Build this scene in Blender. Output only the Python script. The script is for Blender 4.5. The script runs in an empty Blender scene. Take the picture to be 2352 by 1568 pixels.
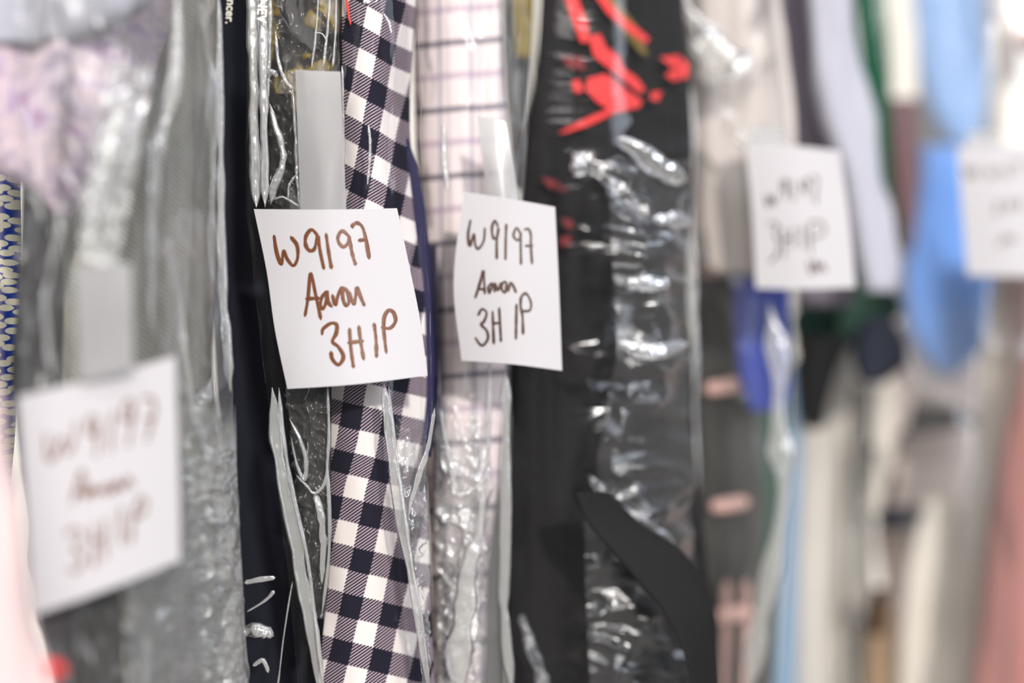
import bpy, math, random
import numpy as np
from mathutils import Vector

S = bpy.context.scene
C = S.collection
# ------------------------------------------------------------------ camera
CAMZ = 1.35
cam_d = bpy.data.cameras.new('camera'); cam = bpy.data.objects.new('camera', cam_d); C.objects.link(cam)
cam.location = (0, 0, CAMZ); cam.rotation_euler = (math.pi / 2, 0, 0)
cam_d.lens = 50; cam_d.sensor_width = 36; cam_d.clip_start = 0.02
cam_d.dof.use_dof = True; cam_d.dof.focus_distance = 0.619; cam_d.dof.aperture_fstop = 1.65
cam_d.dof.aperture_blades = 0
S.camera = cam
# ------------------------------------------------------------------ world, daylight, added lights, exposure
w = bpy.data.worlds.new('world'); S.world = w; w.use_nodes = True
wn = w.node_tree.nodes; wl = w.node_tree.links
bg = wn['Background']
tc = wn.new('ShaderNodeTexCoord'); sx = wn.new('ShaderNodeSeparateXYZ'); rp = wn.new('ShaderNodeValToRGB')
mr = wn.new('ShaderNodeMapRange'); mr.inputs[1].default_value = -1; mr.inputs[2].default_value = 1
wl.new(tc.outputs['Generated'], sx.inputs[0]); wl.new(sx.outputs['Z'], mr.inputs[0]); wl.new(mr.outputs[0], rp.inputs[0])
e = rp.color_ramp.elements
e[0].position = 0.0; e[0].color = (0.34, 0.32, 0.29, 1)
e[1].position = 1.0; e[1].color = (0.80, 0.86, 1.0, 1)
k = e.new(0.5); k.color = (0.54, 0.53, 0.50, 1)
wl.new(rp.outputs[0], bg.inputs[0]); bg.inputs[1].default_value = 0.6


def lamp(name, loc, target, size, watts, col):
    d = bpy.data.lights.new(name, 'AREA'); d.shape = 'RECTANGLE'; d.size, d.size_y = size
    d.energy = watts; d.color = col
    o = bpy.data.objects.new(name, d); C.objects.link(o); o.location = loc
    o.rotation_euler = (Vector(target) - Vector(loc)).to_track_quat('-Z', 'Y').to_euler()
    return o


lamp('window_daylight', (-0.35, -1.9, 2.6), (0, 0.7, 1.35), (1.1, 1.0), 22, (1.0, 0.96, 0.90))
lamp('shopfront_daylight', (1.9, -1.0, 1.9), (0.2, 0.7, 1.35), (0.5, 1.6), 20, (0.84, 0.90, 1.0))
lamp('added_side_light', (-2.3, -0.5, 1.5), (0, 0.65, 1.35), (0.6, 1.6), 20, (0.92, 0.96, 1.0))  # unseen side light added for glints on left-facing film
lamp('added_top_light', (0.1, -0.35, 3.0), (0.1, 0.7, 1.35), (2.0, 0.5), 18, (1.0, 0.98, 0.95))  # unseen overhead light added so more folds of film glint
sd = bpy.data.lights.new('sun', 'SUN'); sd.energy = 2.6; sd.angle = math.radians(3); sd.color = (1, 0.95, 0.88)
sun = bpy.data.objects.new('sun', sd); C.objects.link(sun)
sun.rotation_euler = Vector((-0.30, 1.0, -0.45)).to_track_quat('-Z', 'Y').to_euler()
vs = S.view_settings
vs.view_transform = 'Standard'; vs.look = 'None'; vs.gamma = 1; vs.use_curve_mapping = False
vs.exposure = 0.0
S.cycles.transparent_max_bounces = 32
S.cycles.max_bounces = 5; S.cycles.diffuse_bounces = 3; S.cycles.glossy_bounces = 2; S.cycles.adaptive_threshold = 0.02
S.cycles.sample_clamp_indirect = 4; S.cycles.sample_clamp_direct = 12
S.cycles.caustics_reflective = False; S.cycles.caustics_refractive = False

# ------------------------------------------------------------------ helpers: pixels of the 2352x1568 frame at a depth -> metres
PX = 0.72 / 2352


def W(px, py, d):
    return np.stack([(px - 1176) * PX * d, d + 0 * px, CAMZ + (784 - py) * PX * d], -1)


def resample(G, n, axis, linear=False):
    G = np.asarray(G, float); m = G.shape[axis]
    if m == 1:
        return np.repeat(G, n, axis)
    t = np.linspace(0, m - 1, n); i = np.minimum(t.astype(int), m - 2); f = t - i
    tk = lambda j: np.take(G, np.clip(j, 0, m - 1), axis)
    sh = [1] * G.ndim; sh[axis] = n; f = f.reshape(sh)
    p1, p2 = tk(i), tk(i + 1)
    if linear:
        return p1 + (p2 - p1) * f
    ie = np.clip(i - 1, 0, m - 1); i2 = np.clip(i + 2, 0, m - 1)
    p0, p3 = tk(ie), tk(i2)
    return 0.5 * (2 * p1 + (p2 - p0) * f + (2 * p0 - 5 * p1 + 4 * p2 - p3) * f * f + (3 * p1 - p0 - 3 * p2 + p3) * f ** 3)


def byrow(G, n):
    """resample rows evenly in py (rows need not be evenly spaced)"""
    G = np.asarray(G, float); m = len(G)
    yc = G[:, :, 1].mean(1); ys = np.linspace(yc[0], yc[-1], n)
    t = np.interp(ys, yc, np.arange(m)); i = np.minimum(t.astype(int), m - 2); f = (t - i)[:, None, None]
    # monotone-ish cubic: slopes by finite difference in py
    sl = np.gradient(G, yc, axis=0); h = (yc[i + 1] - yc[i])[:, None, None]
    p1, p2, m1, m2 = G[i], G[i + 1], sl[i] * h, sl[i + 1] * h
    return (2 * f ** 3 - 3 * f * f + 1) * p1 + (f ** 3 - 2 * f * f + f) * m1 + (-2 * f ** 3 + 3 * f * f) * p2 + (f ** 3 - f * f) * m2


_tab = np.random.RandomState(7).rand(256, 256)


def noise(x, y, seed=0):
    x = np.asarray(x, float) + seed * 17.31; y = np.asarray(y, float) + seed * 9.77
    i = np.floor(x).astype(int); j = np.floor(y).astype(int); f = x - i; g = y - j
    f = f * f * (3 - 2 * f); g = g * g * (3 - 2 * g)
    T = lambda a, b: _tab[a % 256, b % 256]
    return (T(i, j) * (1 - f) + T(i + 1, j) * f) * (1 - g) + (T(i, j + 1) * (1 - f) + T(i + 1, j + 1) * f) * g


def ridge(x, y, seed=0, octv=3):
    r = 0; a = 1.0; s = 0
    for o in range(octv):
        r = r + a * (1 - np.abs(2 * noise(x, y, seed + o * 3) - 1)) ** 2; s += a
        x, y, a = 0.8 * x * 2 + 0.6 * y, 0.8 * y * 2 - 0.6 * x, a * 0.55
    return r / s


def prop(o, label, cat, group=None):
    o['label'] = label; o['category'] = cat
    if group: o['group'] = group


def mesh(name, verts, faces, mat, parent=None, uv=None, smooth=True):
    me = bpy.data.meshes.new(name); me.from_pydata([tuple(v) for v in verts], [], faces); me.update()
    if smooth:
        me.polygons.foreach_set('use_smooth', [True] * len(me.polygons))
    if uv is not None:
        l = me.uv_layers.new(name='UVMap'); ix = np.zeros(len(me.loops), int); me.loops.foreach_get('vertex_index', ix)
        l.data.foreach_set('uv', np.asarray(uv, np.float32)[ix].ravel())
    me.materials.append(mat)
    o = bpy.data.objects.new(name, me); C.objects.link(o)
    if parent:
        o.parent = parent; o.matrix_parent_inverse = parent.matrix_world.inverted()
    return o


def empty(name, loc, label, cat, group=None):
    o = bpy.data.objects.new(name, None); C.objects.link(o); o.location = tuple(loc); o.empty_display_size = 0.03
    bpy.context.view_layer.update(); prop(o, label, cat, group); return o


def normals(P):
    a = np.gradient(P, axis=1); b = np.gradient(P, axis=0)
    n = np.cross(b, a); n /= np.linalg.norm(n, axis=-1, keepdims=True) + 1e-12
    s = np.sign((n * P * [1, 1, 0]).sum(-1).mean()); return n * -(s or 1)   # towards the camera


def front(ctrl, nx, ny, bulge=0.0, disp=None, linx=False):
    G = byrow(ctrl, ny); G = resample(G, nx, 1, linx)
    s = np.linspace(-1, 1, nx)[None, :]
    px, py, d = G[..., 0], G[..., 1], G[..., 2] + bulge * np.abs(s) ** 3
    P = W(px, py, d)
    if disp is not None:
        P = P + normals(P) * disp(px, py)[..., None]
    return P, px, py, d


def slab(name, ctrl, mat, parent=None, depth=0.12, g=None, nx=24, ny=40, bulge=0.008, disp=None, up=0.25, down=0.25,
         uvf=None, linx=False, close=True, taper=1.0, shell=False):
    """a hanging body: its front is the surface through ctrl (rows of (px, py, depth)); it runs back along g"""
    g = np.array([(np.array(ctrl)[..., 0].mean() - 1176) * PX, 1.0, 0.0]) if g is None else np.array(g, float); g = g / np.linalg.norm(g)
    P, px, py, d = front(ctrl, nx, ny, bulge, disp, linx)
    if uvf: U, V = uvf(px, py)
    else: U, V = (px - 1176) * PX * d, (784 - py) * PX * d
    def ext(sign, h):
        nonlocal P, U, V
        k = 5; r = 0 if sign > 0 else -1
        dv = (V[1] - V[0]) if sign > 0 else (V[-1] - V[-2]); dz = abs((P[1] - P[0] if sign > 0 else P[-1] - P[-2])[:, 2].mean()) + 1e-9
        base = P[r]; rows, us, vs_ = [], [], []
        for q in range(1, k + 1):
            t = q / k; b = base.copy(); b[:, 2] += sign * h * t
            rows.append(b); us.append(U[r]); vs_.append(V[r] - sign * dv * (h * t / dz) * sign if False else V[r] + (-dv if sign > 0 else dv) * (h * t / dz))
        rows, us, vs_ = np.array(rows), np.array(us), np.array(vs_)
        if sign > 0:
            P = np.concatenate([rows[::-1], P]); U = np.concatenate([us[::-1], U]); V = np.concatenate([vs_[::-1], V])
        else:
            P = np.concatenate([P, rows]); U = np.concatenate([U, us]); V = np.concatenate([V, vs_])
    if up: ext(1, up)
    if down: ext(-1, down)
    B = P.mean(1, keepdims=True) * (1 - taper) + P * taper + g * depth
    n = P.shape[0]; m = 7
    du = (U[:, -1] - U[:, 0]) / (np.linalg.norm(P[:, -1] - P[:, 0], axis=-1) + 1e-6)
    cols, us, vs_ = [P[:, i] for i in range(nx)], [U[:, i] for i in range(nx)], [V[:, i] for i in range(nx)]
    for q in range(1, m):
        t = q / m; cols.append(P[:, -1] * (1 - t) + B[:, -1] * t); us.append(U[:, -1] + du * depth * t); vs_.append(V[:, -1])
    st = max(1, nx // 8); bi = list(range(nx - 1, 0, -st)) + [0]
    for i in bi:
        cols.append(B[:, i]); us.append(U[:, i] + du * depth); vs_.append(V[:, i])
    for q in range(1, m):
        t = 1 - q / m; cols.append(P[:, 0] * (1 - t) + B[:, 0] * t); us.append(U[:, 0] - du * depth * t); vs_.append(V[:, 0])
    A = np.stack(cols, 1); Us = np.stack(us, 1); Vs = np.stack(vs_, 1); L = A.shape[1]
    idx = np.arange(n * L).reshape(n, L)
    a = idx[:-1]; b = idx[1:]
    F = np.stack([a, b, np.roll(b, -1, 1), np.roll(a, -1, 1)], -1).reshape(-1, 4).tolist()
    if shell:   # one skin of film: a front with turned-back edges, no second layer behind it
        F = [f for q, f in enumerate(F) if not (nx + m - 2 <= q % L <= nx + m - 2 + len(bi))]
    elif close:
        F.append(idx[0].tolist()); F.append(idx[-1][::-1].tolist())
    uv = np.stack([Us.ravel(), Vs.ravel()], -1)
    return mesh(name, A.reshape(-1, 3), F, mat, parent, uv)


def sheet(name, P, thick, mat, parent=None, uv=None, smooth=False):
    """closed thin solid from a grid, thickness away from the camera"""
    ny, nx = P.shape[:2]; N = normals(P); B = P - N * thick
    A = np.concatenate([P.reshape(-1, 3), B.reshape(-1, 3)]); i = np.arange(ny * nx).reshape(ny, nx); j = i + ny * nx
    q = lambda a, b, c, d: np.stack([a, b, c, d], -1).reshape(-1, 4).tolist()
    F = q(i[:-1, :-1], i[1:, :-1], i[1:, 1:], i[:-1, 1:]) + q(j[:-1, :-1], j[:-1, 1:], j[1:, 1:], j[1:, :-1])
    F += q(i[0, :-1], i[0, 1:], j[0, 1:], j[0, :-1]) + q(i[-1, :-1], j[-1, :-1], j[-1, 1:], i[-1, 1:])
    F += q(i[:-1, 0], j[:-1, 0], j[1:, 0], i[1:, 0]) + q(i[:-1, -1], i[1:, -1], j[1:, -1], j[:-1, -1])
    if uv is not None: uv = np.concatenate([uv.reshape(-1, 2)] * 2)
    return mesh(name, A, F, mat, parent, uv, smooth=smooth)


def spline(pts, n):
    P = np.asarray(pts, float); L = np.r_[0, np.cumsum(np.linalg.norm(np.diff(P[:, :2], axis=0), axis=1))]
    ns = max(n, len(P) * 6); t = np.linspace(0, len(P) - 1, ns)
    return resample(P[:, None, :], ns, 0)[:, 0, :] if len(P) > 2 else resample(P[:, None, :], ns, 0, True)[:, 0, :]


def fold(name, pts, mat, parent, n=60, lift=0.45, rough=0.18, seed=1, taper=True):
    """a crease of film standing proud: a flattened tube along pts (px, py, depth, width in px)"""
    Q = spline(pts, n); n = len(Q); px, py, d, wd = Q.T
    px = px + wd * 0.10 * (2 * noise(np.arange(n) / 7.0, np.zeros(n) + .5, seed + 9) - 1)
    P = W(px, py, d); T = np.gradient(P, axis=0); T /= np.linalg.norm(T, axis=1, keepdims=True) + 1e-9
    view = P - np.array([0, 0, CAMZ]); view /= np.linalg.norm(view, axis=1, keepdims=True)
    Sd = np.cross(T, view); Sd /= np.linalg.norm(Sd, axis=1, keepdims=True) + 1e-9; Up = np.cross(Sd, T)
    if (Up * view).sum() > 0: Up = -Up
    s = np.arange(n) / 3.1
    ww = wd * PX * d * 0.5 * (1 + rough * (2 * noise(s * 0.6, s * 0 + 0.5, seed) - 1) * 1.2)
    if taper:
        t = np.linspace(0, 1, n); ww = ww * np.clip(np.minimum(t, 1 - t) * 10, 0.12, 1)
    k = 10; rings = []
    for a in np.arange(k) / k * 2 * math.pi:
        jit = 1 + rough * (2 * noise(s * 1.7, s * 0 + a * 3, seed + 5) - 1)
        rings.append(P + Sd * (np.cos(a) * ww)[:, None] + Up * (math.sin(a) * ww * lift * jit)[:, None])
    A = np.stack(rings, 1); idx = np.arange(n * k).reshape(n, k); a, b = idx[:-1], idx[1:]
    F = np.stack([a, b, np.roll(b, -1, 1), np.roll(a, -1, 1)], -1).reshape(-1, 4).tolist()
    F += [idx[0].tolist(), idx[-1][::-1].tolist()]
    uv = np.stack([np.repeat(np.arange(k)[None, :] * 0.001, n, 0).ravel(), np.repeat((py * PX * d)[:, None], k, 1).ravel()], -1)
    return mesh(name, A.reshape(-1, 3), F, mat, parent, uv)


def patch(name, outline, d, mat, parent, thick=0.0006):
    """a small flat shape with thickness, outline in px at depth d (number or function)"""
    Q = np.array(outline, float); n = len(Q)
    dd = np.array([d(x, y) for x, y in Q]) if callable(d) else np.full(n, float(d))
    A = np.concatenate([W(Q[:, 0], Q[:, 1], dd), W(Q[:, 0], Q[:, 1], dd + thick)])
    F = [list(range(n)), list(range(2 * n - 1, n - 1, -1))] + [[i, i + n, (i + 1) % n + n, (i + 1) % n] for i in range(n)]
    return mesh(name, A, F, mat, parent, smooth=False)


# ------------------------------------------------------------------ materials
def srgb(r, g, b):
    f = lambda c: (c / 255 / 12.92) if c / 255 <= 0.04045 else ((c / 255 + 0.055) / 1.055) ** 2.4
    return (f(r), f(g), f(b), 1)


class NT:
    def __init__(s, name):
        s.m = bpy.data.materials.new(name); s.m.use_nodes = True; s.t = s.m.node_tree; s.t.nodes.clear()
        s.out = s.n('OutputMaterial')
    def n(s, kind, **kw):
        x = s.t.nodes.new('ShaderNode' + kind)
        for a, b in kw.items(): setattr(x, a, b)
        return x
    def put(s, sock, v):
        if isinstance(v, bpy.types.NodeSocket): s.t.links.new(v, sock)
        elif v is not None: sock.default_value = v
    def math(s, op, a, b=None, c=None):
        x = s.n('Math', operation=op); s.put(x.inputs[0], a); s.put(x.inputs[1], b); s.put(x.inputs[2], c); return x.outputs[0]
    def uv(s, sc=(1, 1, 1), rot=0):
        t = s.n('TexCoord'); m = s.n('Mapping'); m.inputs['Scale'].default_value = sc; m.inputs['Rotation'].default_value = (0, 0, rot)
        s.t.links.new(t.outputs['UV'], m.inputs[0]); return m.outputs[0]
    def noise(s, vec, scale, detail=3, rough=0.5, dist=0.0, kind=None):
        x = s.n('TexNoise'); s.put(x.inputs['Vector'], vec); x.inputs['Scale'].default_value = scale
        x.inputs['Detail'].default_value = detail; x.inputs['Roughness'].default_value = rough; x.inputs['Distortion'].default_value = dist
        if kind: x.noise_type = kind
        return x.outputs['Fac' if 'Fac' in x.outputs else 0]
    def ramp(s, fac, stops, mode='LINEAR'):
        r = s.n('ValToRGB'); r.color_ramp.interpolation = mode; el = r.color_ramp.elements
        while len(el) < len(stops): el.new(0.5)
        for q, (p, c) in zip(el, stops): q.position = p; q.color = c
        s.put(r.inputs[0], fac); return r.outputs[0]
    def mix(s, f, a, b):
        x = s.n('Mix', data_type='RGBA'); s.put(x.inputs[0], f); s.put(x.inputs[6], a); s.put(x.inputs[7], b); return x.outputs[2]
    def mixs(s, f, a, b):
        x = s.n('MixShader'); s.put(x.inputs[0], f); s.t.links.new(a, x.inputs[1]); s.t.links.new(b, x.inputs[2]); return x.outputs[0]
    def bump(s, h, strength=0.5, dist=0.001):
        x = s.n('Bump'); x.inputs['Strength'].default_value = strength; x.inputs['Distance'].default_value = dist; s.put(x.inputs['Height'], h)
        return x.outputs[0]
    def principled(s, col, rough=0.8, bump=None, spec=0.3, sheen=0.0):
        p = s.n('BsdfPrincipled'); s.put(p.inputs['Base Color'], col); s.put(p.inputs['Roughness'], rough)
        p.inputs['Specular IOR Level'].default_value = spec; p.inputs['Sheen Weight'].default_value = sheen
        if bump is not None: s.put(p.inputs['Normal'], bump)
        return p.outputs[0]
    def done(s, sh):
        s.t.links.new(sh, s.out.inputs[0]); return s.m


def cloth(name, col, weave=1400, var=0.15, rough=0.85, spec=0.25, sheen=0.0):
    t = NT(name); uv = t.uv()
    tw = t.n('TexWave', wave_type='BANDS', bands_direction='DIAGONAL'); t.put(tw.inputs['Vector'], uv)
    tw.inputs['Scale'].default_value = weave / 6.28; tw.inputs['Distortion'].default_value = 1.5; tw.inputs['Detail Scale'].default_value = 3
    big = t.noise(uv, 30, 3)
    c0 = tuple(c * (1 - var) for c in col[:3]) + (1,); c1 = tuple(min(1, c * (1 + var)) for c in col[:3]) + (1,)
    f = t.math('ADD', t.math('MULTIPLY', tw.outputs['Fac'], 0.4), t.math('MULTIPLY', big, 0.6))
    return t.done(t.principled(t.mix(f, c0, c1), rough, t.bump(tw.outputs['Fac'], 0.25, 0.0003), spec, sheen))


def film(name, scale=(60, 14), strength=0.7, dist=0.004, haze=0.05, gain=2.2, rough=0.10, crumple=0.0, tint=(1, 1, 1, 1), hazecol=(0.85, 0.85, 0.82, 1), base=0.03, dist2=1.2, fade=None):
    """clear polythene: see-through, with a mirror-like skin that creases, and a faint milky body"""
    t = NT(name); uv = t.uv((scale[0], scale[1], 1))
    a = t.noise(uv, 1.0, 4, 0.55, dist2)
    h = t.math('ABSOLUTE', t.math('SUBTRACT', a, 0.5))
    if crumple:
        v = t.n('TexVoronoi', feature='DISTANCE_TO_EDGE', voronoi_dimensions='2D'); uv2 = t.uv((140, 90, 1))
        nz = t.n('TexNoise'); t.put(nz.inputs['Vector'], uv2); nz.inputs['Scale'].default_value = 0.9; nz.inputs['Detail'].default_value = 2
        vm = t.n('VectorMath', operation='ADD'); t.put(vm.inputs[0], uv2); t.t.links.new(nz.outputs['Color'], vm.inputs[1])
        t.t.links.new(vm.outputs[0], v.inputs['Vector']); v.inputs['Scale'].default_value = 1.0
        h = t.math('ADD', h, t.math('MULTIPLY', v.outputs['Distance'], crumple))
    nrm = t.bump(h, strength, dist)
    lw = t.n('Fresnel'); lw.inputs['IOR'].default_value = 1.5; t.put(lw.inputs['Normal'], nrm)
    fac = t.math('MAXIMUM', t.math('MINIMUM', t.math('MULTIPLY_ADD', lw.outputs[0], gain, base), 0.85), 0.012)
    if fade:    # the crumpling begins raggedly below a height and thickens downwards
        sp = t.n('SeparateXYZ'); t.put(sp.inputs[0], t.uv())
        mk = t.n('MapRange', interpolation_type='SMOOTHSTEP'); mk.inputs[1].default_value, mk.inputs[2].default_value = fade
        t.put(mk.inputs[0], t.math('ADD', sp.outputs[1], t.math('MULTIPLY_ADD', t.noise(t.uv((1, .5, 1)), 90, 2), 0.05, -0.025)))
        fac = t.math('MULTIPLY', fac, mk.outputs[0]); haze = t.math('MULTIPLY', mk.outputs[0], haze)
    gl = t.n('BsdfGlossy'); gl.inputs['Roughness'].default_value = rough; t.put(gl.inputs['Normal'], nrm); gl.inputs['Color'].default_value = (0.95, 0.96, 1, 1)
    tr = t.n('BsdfTransparent'); tr.inputs[0].default_value = tint
    df = t.n('BsdfDiffuse'); df.inputs['Color'].default_value = hazecol; t.put(df.inputs['Normal'], nrm)
    tl = t.n('BsdfTranslucent'); tl.inputs['Color'].default_value = hazecol
    milky = t.mixs(0.35, df.outputs[0], tl.outputs[0])
    body = t.mixs(haze, tr.outputs[0], milky)
    return t.done(t.mixs(fac, body, gl.outputs[0]))


M = {}
M['film_streak'] = film('clear film with long creases', (45, 9), 0.7, 0.003, 0.07, 2.0, 0.27, base=-0.045)
M['film_soft'] = film('clear film with few creases', (30, 8), 0.5, 0.003, 0.05, 1.4, 0.24, base=-0.035)
M['film_clear'] = film('clear smooth film', (30, 7), 0.25, 0.003, 0.004, 0.6, 0.08, base=-0.01)
M['film_crush'] = film('clear crumpled film', (70, 60), 0.7, 0.004, 0.14, 4.5, 0.26, crumple=0.3, base=-0.06)
M['film_crush_white'] = film('clear film crumpled white', (60, 50), 0.8, 0.004, 0.34, 4.5, 0.24, crumple=0.3, base=-0.04, fade=(-0.020, -0.056))
M['film_crush_patch'] = film('clear film crumpled white in a patch', (60, 40), 0.8, 0.004, 0.42, 4.5, 0.24, crumple=0.2, base=-0.04)
M['film_crush_low'] = film('clear film crumpling towards its hem', (70, 60), 0.7, 0.004, 0.14, 4.5, 0.26, crumple=0.3, base=-0.06, fade=(-0.025, -0.060))
M['film_bunched'] = film('bunched shiny film', (30, 60), 0.6, 0.004, 0.02, 1.7, 0.20, base=0.02)
M['film_shine'] = film('taut shiny bulge of film', (20, 20), 0.15, 0.002, 0.10, 4.5, 0.10, base=0.25)
M['film_black'] = film('clear film over black', (9, 22), 0.35, 0.006, 0.004, 1.3, 0.10, base=-0.02)
M['film_fold'] = film('doubled film in a crease', (120, 30), 0.4, 0.002, 0.27, 4.0, 0.20, base=-0.05)
M['film_milky'] = film('soft milky film', (10, 4), 0.4, 0.006, 0.06, 1.2, 0.2, base=0.01)


def paper():
    t = NT('white note paper'); uv = t.uv()
    return t.done(t.principled(srgb(188, 185, 189), 0.85, t.bump(t.noise(uv, 900, 4), 0.12, 0.0004), 0.3))


def ink(name, c):
    t = NT(name); n = t.noise(t.uv(), 500, 4)
    return t.done(t.principled(t.ramp(n, [(0.3, c), (0.75, tuple(x * 1.9 for x in c[:3]) + (1,))]), 0.45, None, 0.4))


def tape(name, op):
    t = NT(name); d = t.n('BsdfDiffuse'); d.inputs[0].default_value = srgb(170, 169, 171); g = t.n('BsdfGlossy'); g.inputs['Roughness'].default_value = 0.25
    nz = t.noise(t.uv((1, 0.5, 1)), 45, 1); nr = t.bump(nz, 0.06, 0.002); t.put(g.inputs['Normal'], nr); t.put(d.inputs['Normal'], nr)
    tr = t.n('BsdfTransparent'); b = t.mixs(op, tr.outputs[0], d.outputs[0]); return t.done(t.mixs(0.05, b, g.outputs[0]))


M['paper'] = paper(); M['ink'] = ink('brown marker ink', srgb(84, 44, 16)); M['ink_dark'] = ink('dark marker ink', srgb(58, 38, 28))
M['tape'] = tape('frosted tape', 0.62)


def gingham():
    t = NT('navy and white gingham twill'); s = t.n('SeparateXYZ'); t.put(s.inputs[0], t.uv())
    u, v = s.outputs[0], s.outputs[1]
    k = t.math('MULTIPLY', t.math('ADD', u, v), 12.0)
    j = t.math('MULTIPLY', t.math('SUBTRACT', t.math('PINGPONG', k, 0.5), 0.25), 0.06)
    du = t.math('LESS_THAN', t.math('FRACT', t.math('ADD', u, j)), 0.5); dv = t.math('LESS_THAN', t.math('FRACT', t.math('ADD', v, j)), 0.5)
    both = t.math('MULTIPLY', du, dv); one = t.math('SUBTRACT', t.math('MAXIMUM', du, dv), both)
    st = t.math('GREATER_THAN', t.math('PINGPONG', k, 0.5), 0.21)
    hat = t.mix(st, srgb(188, 168, 178), srgb(32, 29, 48))
    c = t.mix(one, srgb(236, 228, 226), hat); c = t.mix(both, c, srgb(22, 20, 38))
    return t.done(t.principled(c, 0.85, t.bump(t.math('PINGPONG', k, 0.5), 0.2, 0.0003), 0.2))


def windowpane():
    # uv is in thousandths of the frame: cloth coordinates along the shirt
    t = NT('pink cotton with navy windowpane lines'); s = t.n('SeparateXYZ'); t.put(s.inputs[0], t.uv()); u, v = s.outputs[0], s.outputs[1]
    def line(x, period, off, width, soft=0.003):
        f = t.math('PINGPONG', t.math('SUBTRACT', x, off), period / 2)
        return t.math('SUBTRACT', 1.0, t.n_smooth(f, width / 2 - soft, width / 2 + soft))
    def sm(f, a, b):
        m = t.n('MapRange', interpolation_type='SMOOTHSTEP'); t.put(m.inputs[0], f); m.inputs[1].default_value = a; m.inputs[2].default_value = b; return m.outputs[0]
    t.n_smooth = sm
    c = srgb(244, 228, 228)
    c = t.mix(t.math('MULTIPLY', line(v, 0.153, 0.178, 0.016), 0.45), c, srgb(150, 110, 160))
    c = t.mix(t.math('MULTIPLY', line(u, 0.072, 0.0, 0.008), 0.6), c, srgb(110, 115, 150))
    c = t.mix(t.math('MULTIPLY', line(u, 0.072, 0.019, 0.004), 0.5), c, srgb(110, 95, 140))
    c = t.mix(t.math('MULTIPLY', line(v, 0.153, 0.102, 0.014), 0.8), c, srgb(66, 62, 88))
    return t.done(t.principled(c, 0.85, None, 0.2))


def pebble():
    t = NT('blue cotton with pebble print'); v = t.n('TexVoronoi', feature='F1', voronoi_dimensions='2D'); t.put(v.inputs['Vector'], t.uv((180, 300, 1), 0.6)); v.inputs['Scale'].default_value = 1.0
    v.inputs['Randomness'].default_value = 0.5
    c = t.ramp(v.outputs['Distance'], [(0.40, srgb(236, 232, 212)), (0.46, srgb(36, 66, 160))])
    return t.done(t.principled(c, 0.85, None, 0.2))


def mottled(name, stops, scale, detail=4, squash=1.0, rough=0.85):
    t = NT(name); n = t.noise(t.uv((1, squash, 1)), scale, detail, 0.6, 0.5)
    return t.done(t.principled(t.ramp(n, stops), rough, t.bump(n, 0.2, 0.002), 0.2))


M['gingham'] = gingham(); M['windowpane'] = windowpane(); M['pebble'] = pebble()
M['plaid'] = mottled('lilac and maroon mottled plaid', [(0.30, srgb(120, 104, 128)), (0.42, srgb(180, 168, 186)), (0.5, srgb(214, 194, 200)), (0.58, srgb(184, 168, 196)), (0.70, srgb(150, 84, 116))], 75, 3)
M['navy'] = cloth('dark navy wool twill', srgb(30, 32, 44), 1300, 0.3)
M['navy_strip'] = cloth('navy placket cotton', srgb(40, 38, 70), 2200)
M['black'] = cloth('black wool', srgb(20, 19, 21), 2000, 0.2, 0.75)
M['camo'] = mottled('olive and black splash print', [(0.40, srgb(34, 32, 32)), (0.52, srgb(52, 48, 46)), (0.55, srgb(150, 125, 30)), (0.60, srgb(165, 155, 135)), (0.75, srgb(110, 106, 98))], 55, 2)


def setup_simple():
    for n, c in dict(charcoal=(36, 34, 37), greygreen=(146, 145, 134), palegrey=(196, 194, 190), palepink=(214, 192, 192), rose=(222, 190, 192), taupe=(212, 202, 198),
                     darkgrey=(60, 58, 57), royal=(46, 66, 160), mauve=(122, 114, 126), lilac=(172, 172, 184), green=(30, 92, 68), cream=(238, 231, 221), maroon=(104, 66, 72),
                     lightblue=(128, 162, 210), denim=(104, 152, 226), beige=(200, 194, 187), steel=(132, 156, 180), tan=(160, 136, 112), brick=(170, 112, 106), bottle=(52, 78, 68),
                     midnight=(40, 44, 56), olive=(150, 130, 50), pinkgrey=(222, 208, 206), brown=(74, 54, 38), redline=(150, 40, 44), slate=(116, 118, 120), softgrey=(168, 165, 162)).items():
        M[n] = cloth(n + ' cloth', srgb(*c), 1600, 0.12)


setup_simple()


def plain(name, c, rough=0.6, spec=0.4):
    t = NT(name); n = t.noise(t.uv(), 200, 3)
    return t.done(t.principled(t.mix(n, c, tuple(min(1, x * 1.15) for x in c[:3]) + (1,)), rough, None, spec))


M['red_patch'] = plain('plain red', srgb(236, 46, 46), 0.5)
M['red_dull'] = plain('faint red', srgb(120, 30, 38), 0.6)
M['yellow_print'] = plain('ochre print', srgb(110, 92, 26), 0.6)
M['pink_print'] = plain('salmon pink trim', srgb(228, 184, 174), 0.6)
M['white_ink'] = plain('white printed lettering', srgb(232, 228, 215), 0.6)
M['wall'] = plain('warm white plaster', srgb(226, 222, 214), 0.9, 0.2)
M['floor'] = plain('grey shop floor', srgb(150, 146, 140), 0.6, 0.3)

# ------------------------------------------------------------------ setting


def box(name, lo, hi, mat):
    x0, y0, z0 = lo; x1, y1, z1 = hi
    v = [(x, y, z) for x in (x0, x1) for y in (y0, y1) for z in (z0, z1)]
    f = [(0, 1, 3, 2), (4, 6, 7, 5), (0, 4, 5, 1), (2, 3, 7, 6), (0, 2, 6, 4), (1, 5, 7, 3)]
    uv = [(a[0], a[2] + a[1]) for a in v]
    o = mesh(name, v, f, mat, uv=uv, smooth=False); o['kind'] = 'structure'; return o


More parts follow.
